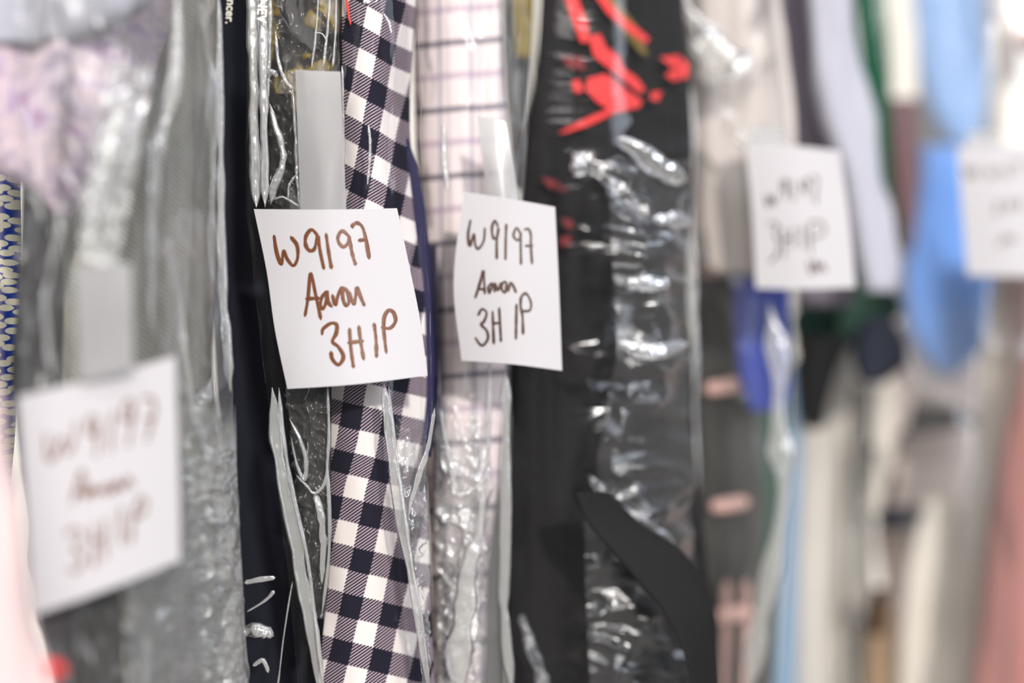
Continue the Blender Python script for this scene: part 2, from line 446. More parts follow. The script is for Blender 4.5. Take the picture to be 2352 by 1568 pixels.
box('floor', (-2.5, -2.5, -0.1), (2.8, 2.6, 0), M['floor'])
box('wall_back', (-2.5, 2.5, 0), (2.8, 2.6, 3.2), M['wall'])

# ------------------------------------------------------------------ garments


def R(*rows):
    """rows of (py, (px, d), (px, d), ...) -> control grid"""
    return [[(p[0], r[0], p[1]) for p in r[1:]] for r in rows]


def LR(d0, d1, *rows, dm=None):
    """rows of (py, left px, right px): front from left at depth d0 to right at depth d1"""
    dm = (d0 + d1) / 2 if dm is None else dm
    return [[(r[1] * (1 - t) + r[2] * t, r[0], q) for t, q in ((0, d0), (0.5, dm), (1, d1))] for r in rows]


def drape(amp=0.003, wl=45, seed=1, tall=500):
    return lambda px, py: amp * (2 * noise(px / wl, py / tall, seed) - 1) + amp * 0.4 * (2 * noise(px / (wl * 0.4), py / (tall * 0.4), seed + 3) - 1)


def garment(kind, label, cat, ctrl, mat, part='body', group=None, **kw):
    c = np.array(ctrl); mid = c[len(c) // 2].mean(0)
    root = empty(kind, W(mid[0], mid[1], mid[2] + 0.02), label, cat, group)
    b = slab(part, ctrl, mat, root, **kw)
    return root, b


def garment1(kind, label, cat, ctrl, mat, group=None, **kw):
    o = slab(kind, ctrl, mat, None, **kw); prop(o, label, cat, group); return o


# --- left bag and what hangs in it
plaid, _ = garment('plaid_shirt', 'lilac and maroon mottled shirt with sleeve ending in a point, top left', 'shirt',
    LR(.519, .568, (-60, -80, 392), (100, -80, 385), (200, -70, 362), (300, -50, 318), (380, 0, 255), (440, 60, 205), (490, 120, 172), dm=.527), M['plaid'], 'sleeve',
    depth=.015, nx=40, ny=60, down=0, disp=drape(.004, 60, 3, 300))
slab('pale_band', LR(.513, .524, (-60, -80, 330), (20, -80, 330), (60, -80, 260), (95, -60, 180)), M['lilac'], plaid, depth=.004, nx=20, ny=20, down=0, disp=drape(.003, 50, 5))  # paler lilac band across the top of the sleeve
garment1('pebble_print_shirt', 'blue shirt with cream pebble print at the far left edge', 'shirt',
    LR(.606, .612, (300, -120, 46), (600, -120, 46), (850, -120, 42), (1000, -120, 34), (1100, -120, 26)), M['pebble'], depth=.04, nx=20, ny=30, up=.35, disp=drape(.0015, 60, 2))
garment1('charcoal_jacket', 'charcoal jacket showing above and below the leftmost paper tag', 'jacket',
    LR(.556, .560, (420, 46, 150), (700, 42, 140), (900, 40, 150), (1200, 60, 200), (1400, 95, 258), (1568, 130, 275), (1650, 140, 280)), M['charcoal'], depth=.022, nx=30, ny=50, up=.3, disp=drape(.004, 40, 7))
garment1('grey_shirt', 'grey shirt filling the right half of the leftmost bag', 'shirt',
    LR(.585, .640, (-60, 330, 484), (300, 230, 494), (450, 120, 497), (600, 100, 500), (850, 110, 508), (1100, 180, 528), (1350, 230, 545), (1620, 260, 556)), M['greygreen'], depth=.03, nx=50, ny=60, disp=drape(.004, 45, 9))
pp, _ = garment('pale_pink_shirt', 'pale pink shirt nearest the camera in the bottom left corner', 'shirt',
    LR(.450, .456, (860, -130, -20), (960, -130, 6), (1080, -130, 30), (1250, -130, 66), (1400, -130, 84), (1568, -130, 116), (1660, -130, 130)), M['palepink'], depth=.015, nx=20, ny=40, up=.1, disp=drape(.002, 40, 4))
patch('red_label', [(100, 1518), (140, 1522), (150, 1545), (112, 1552)], .4485, M['red_patch'], pp)


def crush(amp, wlx, wly, seed, mask=None, octv=3):
    def f(px, py):
        h = amp * (ridge(px / wlx, py / wly, seed, octv) - 0.5)
        return h * mask(px, py) if mask is not None else h
    return f


low = lambda y0, y1, a=0.35: (lambda px, py: a + (1 - a) * np.clip((py - y0) / (y1 - y0), 0, 1))
bagA = empty('garment_bag', W(250, 784, .5), 'clear plastic garment bag furthest left, behind the blurred nearest tag', 'plastic bag', 'clear garment bags')
slab('film', R((-60, (42, 0.505), (120, 0.5061), (300, 0.5116), (430, 0.545), (490, 0.588)), (150, (42, 0.505), (120, 0.5061), (300, 0.5116), (430, 0.545), (501, 0.59)),
               (500, (42, 0.505), (120, 0.5061), (300, 0.5124), (430, 0.555), (512, 0.592)), (850, (42, 0.505), (120, 0.5065), (310, 0.5158), (440, 0.56), (527, 0.594)),
               (1100, (42, 0.505), (130, 0.5069), (320, 0.5179), (455, 0.565), (541, 0.596)), (1350, (42, 0.505), (140, 0.5069), (330, 0.5179), (470, 0.568), (556, 0.598)), (1640, (42, 0.505), (150, 0.5069), (340, 0.5179), (480, 0.57), (570, 0.598))),
     M['film_streak'], bagA, depth=.006, shell=True, nx=150, ny=300, bulge=0, disp=crush(.004, 34, 150, 11, low(600, 1200, .6), 2))
slab('crumpled_film', R((930, (300, 0.5149), (420, 0.552), (500, 0.58), (541, 0.592)), (1100, (280, 0.5124), (420, 0.555), (505, 0.58), (545, 0.594)), (1350, (290, 0.5129), (420, 0.556), (515, 0.582), (558, 0.596)), (1640, (285, 0.5120), (420, 0.556), (530, 0.584), (572, 0.597))),
     M['film_crush_white'], bagA, depth=.006, shell=True, nx=150, ny=260, bulge=0, up=0, disp=crush(.008, 46, 42, 23, lambda px, py: np.clip((545 + (py - 1100) * .05 - px) / 60, 0, 1), 3))
slab('crumpled_film', R((150, (250, 0.5057), (300, 0.5074), (352, 0.5132)), (300, (215, 0.504), (270, 0.5057), (330, 0.5099)), (450, (190, 0.5036), (240, 0.5048), (300, 0.5078)), (610, (178, 0.5036), (225, 0.5044), (270, 0.5065))), M['film_crush_patch'], bagA, depth=.002, shell=True, nx=50, ny=100, bulge=0, up=0, down=0, disp=crush(.005, 40, 60, 25, None, 2))
for pts, s in (([(500, -40, 0.586, 12), (505, 200, 0.587, 16), (508, 480, 0.588, 16), (516, 720, 0.59, 20), (530, 900, 0.592, 18)], 1),
               ([(410, -40, 0.53, 22), (404, 150, 0.53, 26), (385, 260, 0.53, 30), (365, 340, 0.528, 26), (352, 520, 0.53, 18), (345, 760, 0.53, 16)], 2),
               ([(492, 862, 0.585, 18), (468, 915, 0.58, 34), (452, 960, 0.578, 26), (478, 1060, 0.58, 22), (500, 1150, 0.583, 20), (508, 1300, 0.585, 20), (516, 1440, 0.586, 20), (522, 1590, 0.588, 18)], 3),
               ([(496, 880, 0.586, 12), (505, 1010, 0.588, 16), (520, 1120, 0.59, 20), (530, 1260, 0.592, 22), (541, 1390, 0.594, 20), (553, 1590, 0.596, 20)], 4),
               ([(372, 520, 0.535, 12), (392, 570, 0.545, 22), (405, 650, 0.55, 14), (425, 800, 0.555, 14), (445, 960, 0.56, 12)], 5),
               ([(290, 200, 0.5025, 40), (262, 300, 0.502, 46), (232, 420, 0.5018, 34), (205, 560, 0.5016, 30)], 6),
               ([(135, 470, 0.5005, 12), (136, 540, 0.5005, 14), (105, 690, 0.5005, 10), (120, 860, 0.5005, 18)], 7)):
    fold('film_fold', pts, M['film_fold'], bagA, 90, .4, .3, s)

# --- navy trousers
garment1('navy_trousers', 'dark navy twill trousers hanging between the left bag and the sharpest tag', 'trousers',
    LR(.682, .685, (-60, 470, 796), (400, 475, 796), (700, 480, 790), (900, 490, 780), (1100, 500, 775), (1300, 510, 770), (1640, 520, 760)), M['navy'], depth=.04, nx=40, ny=60, disp=drape(.002, 60, 12))
# --- middle bag
camo, _ = garment('splash_print_shirt', 'black shirt with olive splash print left of the gingham shirt', 'shirt',
    LR(.639, .641, (-60, 606, 776), (240, 604, 776), (480, 614, 774), (700, 668, 758), (1000, 698, 742)), M['camo'], down=.05, depth=.003, nx=40, ny=60, disp=crush(.006, 60, 90, 31))
slab('hem', LR(.632, .634, (880, 655, 748), (1100, 680, 746), (1350, 704, 738), (1480, 708, 730)), M['charcoal'], camo, depth=.004, nx=24, ny=30, up=0, down=0, disp=drape(.003, 30, 5))
slab('black_panel', LR(.6305, .6305, (215, 612, 668), (300, 608, 672), (400, 606, 676), (490, 606, 700)), M['black'], camo, depth=.005, nx=20, ny=24, up=0, down=0)

# gingham lattice: P(u, v) = column(v) + u * row(v) in the frame
vk = np.array([-2, 0, 1, 2, 3, 8, 9, 10, 11, 15]); colk = np.array([(896, -144), (859, 48), (839.6, 143.5), (817, 245.6), (798, 351), (678, 866), (661, 977), (633, 1075), (612, 1180), (516, 1596)], float)
rowk = np.array([(80, 41)] * 5 + [(92, 22)] * 5, float)


def lattice(px, py):
    v = (py - 48) / 101.0; u = np.zeros_like(v)
    for _ in range(25):
        cx = np.interp(v, vk, colk[:, 0]); cy = np.interp(v, vk, colk[:, 1]); rx = np.interp(v, vk, rowk[:, 0]); ry = np.interp(v, vk, rowk[:, 1])
        cx = np.where(v > 15, 516 - 24 * (v - 15), cx); cy = np.where(v > 15, 1596 + 104 * (v - 15), cy)
        u = (px - cx) / rx; v = v + (py - (cy + u * ry)) / 104.0
    return u + 0.75, v + 0.75


ging, _ = garment('gingham_shirt', 'navy and white gingham shirt behind the sharpest paper tag', 'shirt',
    LR(.629, .654, (-60, 787, 958), (150, 787, 946), (300, 788, 944), (480, 787, 962), (700, 774, 985), (880, 762, 992), (1100, 760, 975), (1300, 757, 985), (1420, 746, 990), (1640, 728, 1000), dm=.630), M['gingham'], 'body',
    depth=.012, nx=60, ny=90, bulge=.004, disp=drape(.0015, 90, 6), uvf=lattice)
slab('dark_strip', LR(.652, .654, (290, 918, 930), (400, 935, 962), (560, 950, 985), (700, 955, 992), (900, 962, 998), (1050, 972, 990)), M['navy_strip'], ging, depth=.008, nx=12, ny=40, up=0, down=0, bulge=.002)  # navy strip stands in for shade on the shirt's turned right side
fold('red_reflection_strip', [(794, -30, .6265, 5), (798, 15, .6265, 6), (806, 58, .6265, 4)], M['red_patch'], ging, 20, .4, .1, 3)  # red reflection modelled as a thin red strip
wp, _ = garment('windowpane_shirt', 'pink shirt with navy windowpane lines behind the second tag', 'shirt',
    LR(.690, .694, (-60, 940, 1146), (200, 945, 1162), (480, 955, 1178), (800, 965, 1165), (1100, 975, 1140), (1300, 985, 1120), (1640, 985, 1100)), M['windowpane'], depth=.03, nx=50, ny=80, disp=drape(.0025, 60, 8),
    uvf=lambda px, py: ((px - 1012 - 0.012 * (py - 300)) / 1000, (py + 0.08 * (px - 1000)) / 1000))
slab('dark_strip', LR(.688, .688, (560, 985, 1004), (800, 992, 1012), (1100, 1000, 1022), (1350, 1012, 1030), (1640, 1010, 1034)), M['navy_strip'], wp, depth=.006, nx=10, ny=40, up=0, bulge=.001)
garment1('slate_trousers', 'slate grey trousers edge between the windowpane shirt and black coat', 'trousers',
    LR(.728, .730, (700, 1120, 1172), (1000, 1118, 1170), (1300, 1105, 1166), (1640, 1100, 1164)), M['slate'], depth=.02, nx=16, ny=30, up=.02)
bagC = empty('garment_bag', W(780, 784, .625), 'clear plastic garment bag carrying the sharpest tag over the gingham shirt', 'plastic bag', 'clear garment bags')
slab('film', R((-60, (566, .628), (620, .612), (780, .612), (900, .618), (962, .630)), (480, (568, .628), (625, .612), (780, .612), (900, .616), (975, .630)),
               (880, (612, .628), (660, .612), (780, .612), (900, .616), (992, .630)), (1150, (640, .628), (690, .612), (790, .612), (905, .616), (985, .630)), (1640, (690, .628), (735, .613), (800, .612), (910, .616), (1000, .630))),
     M['film_clear'], bagC, depth=.003, shell=True, nx=130, ny=260, bulge=0, disp=crush(.002, 60, 240, 41, None, 2))
slab('crumpled_film', R((-60, (622, .622), (700, .616), (775, .616)), (240, (616, .622), (700, .616), (782, .616)), (490, (612, .622), (700, .616), (790, .616))), M['film_soft'], bagC, depth=.006, shell=True, nx=80, ny=130, bulge=0, up=0, down=0, disp=crush(.007, 40, 60, 51))
slab('crumpled_film', R((890, (655, .622), (710, .616), (757, .616)), (1150, (680, .622), (720, .616), (757, .616)), (1420, (720, .622), (735, .616), (748, .616))), M['film_streak'], bagC, depth=.006, shell=True, nx=40, ny=130, bulge=0, up=0, down=0, disp=crush(.006, 22, 40, 53))
for pts, s, lf in (([(578, -40, .613, 26), (580, 120, .612, 28), (584, 300, .612, 26), (588, 476, .612, 24)], 11, .5),
               ([(603, -40, .611, 22), (605, 120, .610, 22), (607, 300, .610, 20), (608, 476, .611, 18)], 12, .5),
               ([(622, -40, .612, 10), (619, 100, .612, 9), (614, 240, .612, 8)], 13, .5),
               ([(626, 890, .611, 24), (634, 1000, .611, 30), (655, 1120, .610, 32), (680, 1230, .610, 34), (695, 1340, .610, 32), (715, 1450, .610, 30), (738, 1600, .610, 28)], 14, .3),
               ([(640, 890, .609, 9), (650, 1000, .608, 10), (672, 1130, .608, 9), (700, 1250, .608, 9), (722, 1400, .608, 9), (744, 1600, .608, 9)], 15, .6),
               ([(752, 886, .611, 8), (756, 1000, .611, 7), (752, 1080, .611, 8), (757, 1180, .611, 8), (755, 1290, .611, 8), (738, 1420, .611, 7)], 16, .6),
               ([(880, 876, .610, 16), (892, 960, .610, 20), (905, 1080, .610, 24), (930, 1230, .611, 26), (955, 1390, .611, 18), (985, 1590, .612, 14)], 17, .35),
               ([(892, 876, .608, 5), (912, 1050, .608, 6), (942, 1270, .608, 6), (970, 1430, .608, 5), (988, 1590, .608, 5)], 18, .6),
               ([(680, 1090, .612, 5), (704, 1115, .611, 6), (722, 1132, .611, 8), (744, 1112, .611, 7), (753, 1060, .611, 5)], 19, .6),
               ([(722, 1130, .612, 12), (736, 1180, .611, 16), (742, 1260, .611, 14), (738, 1340, .611, 10)], 20, .4),
               ([(664, 960, .612, 7), (690, 1010, .611, 9), (703, 1060, .611, 12), (698, 1100, .611, 9), (680, 1060, .611, 6), (668, 1000, .611, 4)], 21, .6),
               ([(672, 1335, .612, 4), (656, 1430, .612, 4), (636, 1590, .612, 4)], 22, .6),
               ([(733, -40, .610, 5), (726, 70, .610, 5), (716, 155, .610, 5)], 23, .6), ([(760, -40, .610, 6), (752, 70, .610, 6), (742, 155, .610, 6)], 24, .6),
               ([(773, -40, .610, 5), (770, 80, .610, 5), (764, 155, .610, 5)], 25, .6),
               ([(720, 75, .610, 3), (740, 78, .610, 3), (752, 98, .610, 3)], 26, .6),
               ([(632, 70, .612, 7), (642, 150, .612, 9), (660, 190, .612, 10), (676, 205, .612, 7)], 27, .6),
               ([(672, 200, .612, 6), (680, 330, .612, 8), (682, 400, .612, 8), (688, 478, .612, 5)], 28, .6),
               ([(618, 235, .612, 7), (634, 290, .611, 14), (650, 345, .611, 14), (648, 380, .611, 16), (630, 430, .611, 18), (622, 470, .612, 10)], 29, .6),
               ([(616, 175, .612, 12), (626, 165, .611, 14), (638, 178, .612, 8)], 30, .7),
               ([(620, 462, .612, 4), (645, 452, .612, 5), (662, 458, .612, 5), (688, 474, .612, 5)], 31, .6), ([(662, 456, .612, 4), (664, 425, .612, 6), (680, 402, .612, 5)], 32, .6),
               ([(846, 285, .612, 5), (850, 340, .612, 8), (844, 425, .612, 6)], 33, .6), ([(880, 30, .612, 4), (892, 50, .612, 8), (900, 78, .612, 4)], 34, .6),
               ([(998, 935, .612, 8), (985, 1020, .612, 10), (960, 1100, .612, 14), (935, 1190, .612, 10)], 54, .5),
               ([(786, 150, .612, 6), (788, 280, .612, 7), (790, 420, .612, 5)], 35, .5)):
    fold('film_fold', pts, M['film_fold'], bagC, 80, lf, .22, s)
# creases of the bag lying across the navy trousers
for pts, s in (([(555, 1452, .612, 26), (585, 1446, .611, 34), (612, 1452, .611, 30), (622, 1466, .611, 12)], 41), ([(560, 1338, .612, 10), (600, 1330, .612, 14), (632, 1326, .612, 10)], 42),
               ([(566, 1405, .612, 4), (610, 1378, .612, 7), (630, 1356, .612, 10)], 43), ([(580, 1530, .612, 8), (604, 1516, .612, 12), (616, 1545, .612, 8)], 44)):
    fold('film_fold', pts, M['film_fold'], bagA, 40, .5, .12, s)

bagE = empty('garment_bag', W(1060, 784, .65), 'clear plastic garment bag carrying the second tag over the pink windowpane shirt', 'plastic bag', 'clear garment bags')
slab('film', R((-60, (966, .670), (1000, .664), (1100, .664), (1228, .675)), (480, (978, .670), (1010, .664), (1100, .664), (1200, .674)), (830, (1005, .670), (1030, .664), (1100, .664), (1176, .673)),
               (1100, (996, .670), (1020, .664), (1100, .664), (1172, .673)), (1400, (1006, .670), (1030, .664), (1100, .664), (1166, .673)), (1640, (1014, .670), (1040, .664), (1100, .664), (1180, .673))),
     M['film_soft'], bagE, depth=.006, shell=True, nx=120, ny=240, bulge=0, disp=crush(.003, 40, 170, 61, low(700, 1000, .5), 2))
slab('crumpled_film', R((900, (1004, .664), (1050, .660), (1090, .660), (1130, .666)), (1100, (998, .664), (1040, .660), (1090, .660), (1130, .666)), (1400, (1006, .664), (1040, .660), (1080, .660), (1112, .666)), (1640, (1014, .664), (1040, .660), (1070, .660), (1100, .666))),
     M['film_crush_white'], bagE, depth=.006, shell=True, nx=90, ny=240, bulge=0, up=0, disp=crush(.006, 44, 60, 63, low(900, 1250, .25)))
slab('crumpled_film', R((890, (905, .616), (940, .617), (984, .626)), (1100, (915, .616), (945, .617), (978, .626)), (1300, (938, .616), (960, .617), (982, .626)), (1640, (985, .618), (990, .620), (998, .626))),
     M['film_crush_low'], bagC, depth=.002, shell=True, nx=60, ny=220, bulge=0, up=0, down=0, disp=crush(.004, 30, 44, 64, low(900, 1250, .35)))
for pts, s, lf in (([(1160, 836, .662, 20), (1162, 1000, .662, 22), (1163, 1150, .662, 22), (1158, 1350, .662, 22), (1162, 1450, .662, 20), (1176, 1590, .662, 22)], 51, .35),
               ([(1125, 832, .664, 10), (1124, 930, .664, 12), (1120, 1040, .664, 10)], 52, .5),
               ([(1018, 280, .659, 9), (1022, 380, .659, 12), (1030, 440, .659, 7)], 53, .5),
               ([(1012, 940, .656, 6), (1024, 1010, .656, 10), (1040, 1090, .656, 16), (1046, 1140, .656, 16)], 55, .5),
               ([(1046, 1135, .656, 10), (1070, 1132, .656, 12), (1105, 1108, .656, 8), (1125, 1070, .657, 6)], 56, .5),
               ([(1110, 1120, .657, 16), (1100, 1220, .657, 22), (1080, 1300, .656, 34), (1062, 1420, .656, 50), (1050, 1590, .656, 60)], 57, .3)):
    fold('film_fold', pts, M['film_fold'], bagE, 70, lf, .3, s)
ol, _ = garment('grey_blouse', 'grey blouse with an ochre label squeezed beside the black coat', 'blouse',
    LR(.745, .748, (-60, 1150, 1232), (150, 1155, 1224), (300, 1165, 1210), (430, 1180, 1200)), M['slate'], depth=.02, nx=16, ny=24, down=.0)
patch('ochre_label', [(1178, -30), (1222, -30), (1222, 100), (1216, 130), (1186, 128)], .735, M['olive'], ol)

# --- black coat
coat, _ = garment('black_coat', 'black coat with red patches in glossy wrinkled plastic, centre right', 'coat',
    LR(.712, .748, (-60, 1238, 1560), (150, 1232, 1572), (400, 1200, 1582), (700, 1180, 1588), (850, 1170, 1590), (1150, 1166, 1592), (1300, 1164, 1610), (1400, 1164, 1640), (1640, 1166, 1655)), M['black'], depth=.008, nx=60, ny=80,
    disp=drape(.004, 80, 15))


def coat_d(x, y): return .7075 + (x - 1200) / 400 * .034


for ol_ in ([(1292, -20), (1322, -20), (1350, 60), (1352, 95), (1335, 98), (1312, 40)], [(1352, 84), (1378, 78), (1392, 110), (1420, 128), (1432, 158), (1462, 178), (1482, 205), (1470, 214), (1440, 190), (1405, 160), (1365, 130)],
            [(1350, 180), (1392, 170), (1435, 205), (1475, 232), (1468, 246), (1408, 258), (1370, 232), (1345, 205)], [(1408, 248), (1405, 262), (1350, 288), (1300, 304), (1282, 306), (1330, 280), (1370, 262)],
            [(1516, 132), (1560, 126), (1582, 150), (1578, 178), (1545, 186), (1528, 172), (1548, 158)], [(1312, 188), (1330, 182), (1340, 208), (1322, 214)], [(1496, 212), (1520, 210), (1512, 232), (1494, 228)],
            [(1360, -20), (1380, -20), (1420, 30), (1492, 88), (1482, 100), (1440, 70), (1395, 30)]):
    patch('red_patch', ol_, coat_d, M['red_patch'], coat)  # flat red shapes laid on the coat front
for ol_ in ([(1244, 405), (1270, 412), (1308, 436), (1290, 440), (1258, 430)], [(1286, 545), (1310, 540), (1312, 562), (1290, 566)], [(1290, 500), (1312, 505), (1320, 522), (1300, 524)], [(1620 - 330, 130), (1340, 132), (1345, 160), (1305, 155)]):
    patch('faint_red_patch', ol_, coat_d, M['red_dull'], coat)
patch('ochre_print', [(1385, -20), (1400, -20), (1470, 70), (1490, 130), (1470, 120), (1420, 60)], lambda x, y: coat_d(x, y) + .0008, M['yellow_print'], coat)
garment1('black_strap', 'broad black strap slanting down in front of the wrinkled plastic of the black coat', 'strap', LR(.664, .678, (1130, 1322, 1400), (1200, 1350, 1470), (1260, 1400, 1560), (1330, 1460, 1612), (1400, 1520, 1640), (1500, 1570, 1648), (1640, 1600, 1655)), M['black'], depth=.004, nx=20, ny=40, up=0, bulge=.002)
bagG = empty('garment_bag', W(1400, 784, .7), 'shiny wrinkled plastic bag over the black coat', 'plastic bag', 'clear garment bags')
slab('film', R((-60, (1240, .700), (1330, .697), (1450, .704), (1572, .728)), (300, (1222, .700), (1330, .697), (1450, .704), (1584, .728)), (800, (1180, .700), (1330, .697), (1450, .704), (1592, .728)),
               (1200, (1172, .700), (1330, .697), (1450, .704), (1594, .728)), (1640, (1172, .700), (1330, .697), (1450, .702), (1640, .722))), M['film_black'], bagG, depth=.006, shell=True, nx=130, ny=260, bulge=0,
     disp=crush(.008, 230, 120, 71, lambda px, py: np.clip((px - 1280) / 140, .1, 1) * np.clip((py - 200) / 250, .1, 1), 2))
slab('crumpled_film', R((370, (1390, .688), (1480, .690), (1586, .712)), (480, (1400, .688), (1490, .690), (1588, .712)), (600, (1408, .688), (1495, .690), (1590, .712)), (800, (1416, .688), (1500, .690), (1590, .712)), (950, (1392, .688), (1490, .690), (1590, .712)),
     (1080, (1372, .688), (1480, .690), (1592, .712)), (1180, (1410, .688), (1500, .692), (1592, .714)), (1290, (1500, .692), (1550, .700), (1594, .716))), M['film_bunched'], bagG, depth=.002, shell=True, nx=90, ny=200, bulge=0, up=0, down=0, disp=crush(.007, 120, 70, 73, None, 2))
slab('crumpled_film', R((1190, (1345, .686), (1400, .686), (1440, .690)), (1320, (1345, .686), (1410, .686), (1480, .690)), (1450, (1350, .686), (1440, .686), (1530, .692)), (1640, (1360, .686), (1460, .686), (1570, .694))), M['film_bunched'], bagG, depth=.002, shell=True, nx=70, ny=120, bulge=0, up=0, disp=crush(.006, 90, 60, 74, None, 2))
for pts, s, lf, mt in (([(1420, 318, .689, 22), (1462, 345, .690, 48), (1510, 385, .693, 54), (1578, 414, .700, 36)], 61, .35, 'film_shine'), ([(1328, 350, .686, 26), (1332, 378, .686, 40), (1330, 408, .686, 26)], 62, .5, 'film_shine'),
               ([(1350, 385, .687, 18), (1410, 425, .688, 30), (1470, 480, .689, 26)], 63, .35, 'film_bunched'), ([(1500, 505, .689, 16), (1545, 505, .693, 36), (1586, 512, .700, 26)], 76, .4, 'film_shine'),
               ([(1436, 652, .684, 26), (1490, 652, .684, 38), (1540, 650, .688, 26)], 64, .4, 'film_shine'), ([(1420, 785, .684, 20), (1470, 808, .684, 36), (1520, 805, .686, 38), (1580, 788, .696, 26)], 65, .4, 'film_shine'),
               ([(1352, 1090, .686, 10), (1400, 1150, .686, 26), (1480, 1205, .686, 30), (1550, 1250, .692, 20)], 66, .3, 'film_bunched'), ([(1195, 1410, .694, 14), (1222, 1490, .692, 26), (1252, 1590, .691, 26)], 67, .3, 'film_bunched')):
    fold('film_fold', pts, M[mt], bagG, 60, lf, .22, s)

# --- taupe bag, tag 3 neighbourhood
tp, _ = garment('taupe_jacket', 'pale taupe jacket with rounded hem left of the third tag', 'jacket',
    LR(.798, .802, (-60, 1580, 1780), (100, 1578, 1800), (300, 1580, 1828), (450, 1582, 1826), (540, 1590, 1812), (590, 1602, 1770), (625, 1630, 1720)), M['taupe'], depth=.006, nx=40, ny=50, down=0, disp=drape(.004, 60, 17))
st, _ = garment('striped_dark_skirt', 'dark grey skirt with short salmon pink bars below the taupe jacket', 'skirt',
    LR(.834, .838, (560, 1588, 1745), (800, 1588, 1745), (1100, 1588, 1755), (1400, 1600, 1760), (1640, 1610, 1760)), M['darkgrey'], depth=.02, nx=40, ny=50, up=.02, disp=crush(.006, 40, 40, 81))
for y, x0, x1 in ((617, 1604, 1690), (888, 1618, 1706), (1158, 1634, 1722), (1410, 1640, 1728)):
    fold('pink_bar', [(x0, y + 6, .830, 22), ((x0 + x1) / 2, y, .829, 34), (x1, y - 8, .830, 22)], M['pink_print'], st, 20, .3, .1, y)
for x in (1668, 1712):
    fold('pink_bar', [(x, 1330, .830, 18), (x, 1450, .830, 18), (x - 6, 1600, .830, 18)], M['pink_print'], st, 20, .3, .1, x)
garment1('royal_blue_dress', 'royal blue dress below the third tag', 'dress',
    LR(.8195, .8205, (480, 1690, 1800), (650, 1684, 1812), (800, 1690, 1815), (900, 1705, 1812), (945, 1720, 1800)), M['royal'], depth=.003, nx=24, ny=30, up=.0, down=0, bulge=.004)
garment1('sage_skirt', 'grey green skirt hanging beneath the royal blue dress', 'skirt', LR(.868, .872, (900, 1730, 1812), (1100, 1735, 1806), (1300, 1738, 1790), (1640, 1725, 1770)), M['bottle'], depth=.02, nx=14, ny=24, up=.03)
bagH = empty('garment_bag', W(1700, 784, .78), 'clear plastic garment bag carrying the third tag', 'plastic bag', 'clear garment bags')
slab('film', R((-60, (1572, .790), (1660, .775), (1750, .775), (1790, .790)), (400, (1574, .790), (1660, .775), (1750, .775), (1834, .790)), (800, (1576, .790), (1660, .775), (1750, .775), (1822, .790)), (1200, (1578, .790), (1660, .775), (1750, .775), (1800, .790)), (1640, (1600, .790), (1660, .775), (1730, .775), (1770, .790))),
     M['film_soft'], bagH, depth=.006, shell=True, nx=90, ny=200, bulge=0, disp=crush(.004, 90, 200, 91, None, 2))
for pts, s, lf in (([(1586, 200, .775, 20), (1584, 500, .775, 24), (1588, 800, .775, 26), (1592, 1100, .775, 24), (1588, 1300, .775, 20)], 71, .4),
               ([(1768, 690, .770, 14), (1782, 780, .770, 44), (1794, 840, .770, 46), (1786, 950, .770, 36), (1794, 1040, .770, 50), (1798, 1150, .770, 36), (1778, 1300, .770, 40), (1745, 1450, .770, 50), (1715, 1600, .770, 40)], 72, .4),
               ([(1600, 60, .775, 30), (1650, 130, .770, 90), (1690, 160, .770, 80), (1720, 120, .772, 40)], 73, .3), ([(1690, 300, .770, 26), (1720, 330, .770, 26), (1740, 345, .770, 16)], 74, .4), ([(1560, -20, .775, 20), (1600, 50, .775, 26), (1660, 80, .775, 22)], 75, .4)):
    fold('film_fold', pts, M['film_fold'], bagH, 60, lf, .3, s)

# --- further right, well out of focus
garment1('mauve_trousers', 'mauve grey trousers hanging behind the third tag', 'trousers', LR(.888, .89, (-60, 1765, 1880), (150, 1780, 1900), (330, 1800, 1930), (700, 1830, 1960)), M['mauve'], depth=.03, nx=24, ny=30, down=0)
garment1('lilac_shirt', 'pale lilac sleeve sweeping down from the top right of the third tag', 'shirt', LR(.852, .858, (-60, 1850, 1958), (100, 1858, 1966), (250, 1890, 2000), (400, 1938, 2034), (520, 1962, 2058), (620, 1980, 2066), (670, 1995, 2056)), M['lilac'], depth=.008, nx=24, ny=40, down=0, disp=drape(.004, 40, 3))
garment1('green_jacket', 'dark green jacket sleeve at the upper right', 'jacket', LR(.96, .965, (-60, 1950, 2036), (150, 1975, 2046), (300, 1990, 2046), (420, 2000, 2050), (560, 2040, 2080)), M['green'], depth=.03, nx=16, ny=30, down=0)
cw, _ = garment('cream_shirt', 'cream shirt between the green jacket and the light blue shirt', 'shirt', LR(1.02, 1.022, (-60, 2030, 2090), (100, 2036, 2104), (260, 2040, 2110)), M['cream'], depth=.005, nx=16, ny=20, down=0, bulge=.003)
garment1('maroon_shirt', 'maroon shirt hanging in front of the denim jeans, upper right', 'shirt', LR(.978, .98, (225, 2036, 2108), (380, 2034, 2112), (500, 2050, 2108), (580, 2072, 2096)), M['maroon'], depth=.01, nx=16, ny=24, down=0, up=0)
garment1('light_blue_shirt', 'light blue shirt above the fourth tag', 'shirt', LR(1.03, 1.035, (-60, 2096, 2272), (150, 2110, 2268), (260, 2140, 2262), (330, 2190, 2255)), M['lightblue'], depth=.010, nx=24, ny=30, down=0, disp=drape(.004, 60, 8))
garment1('cream_trousers', 'cream trousers along the right edge above the fourth tag', 'trousers', LR(1.045, 1.05, (-60, 2280, 2334), (200, 2280, 2352), (400, 2280, 2420)), M['cream'], depth=.03, nx=16, ny=20)
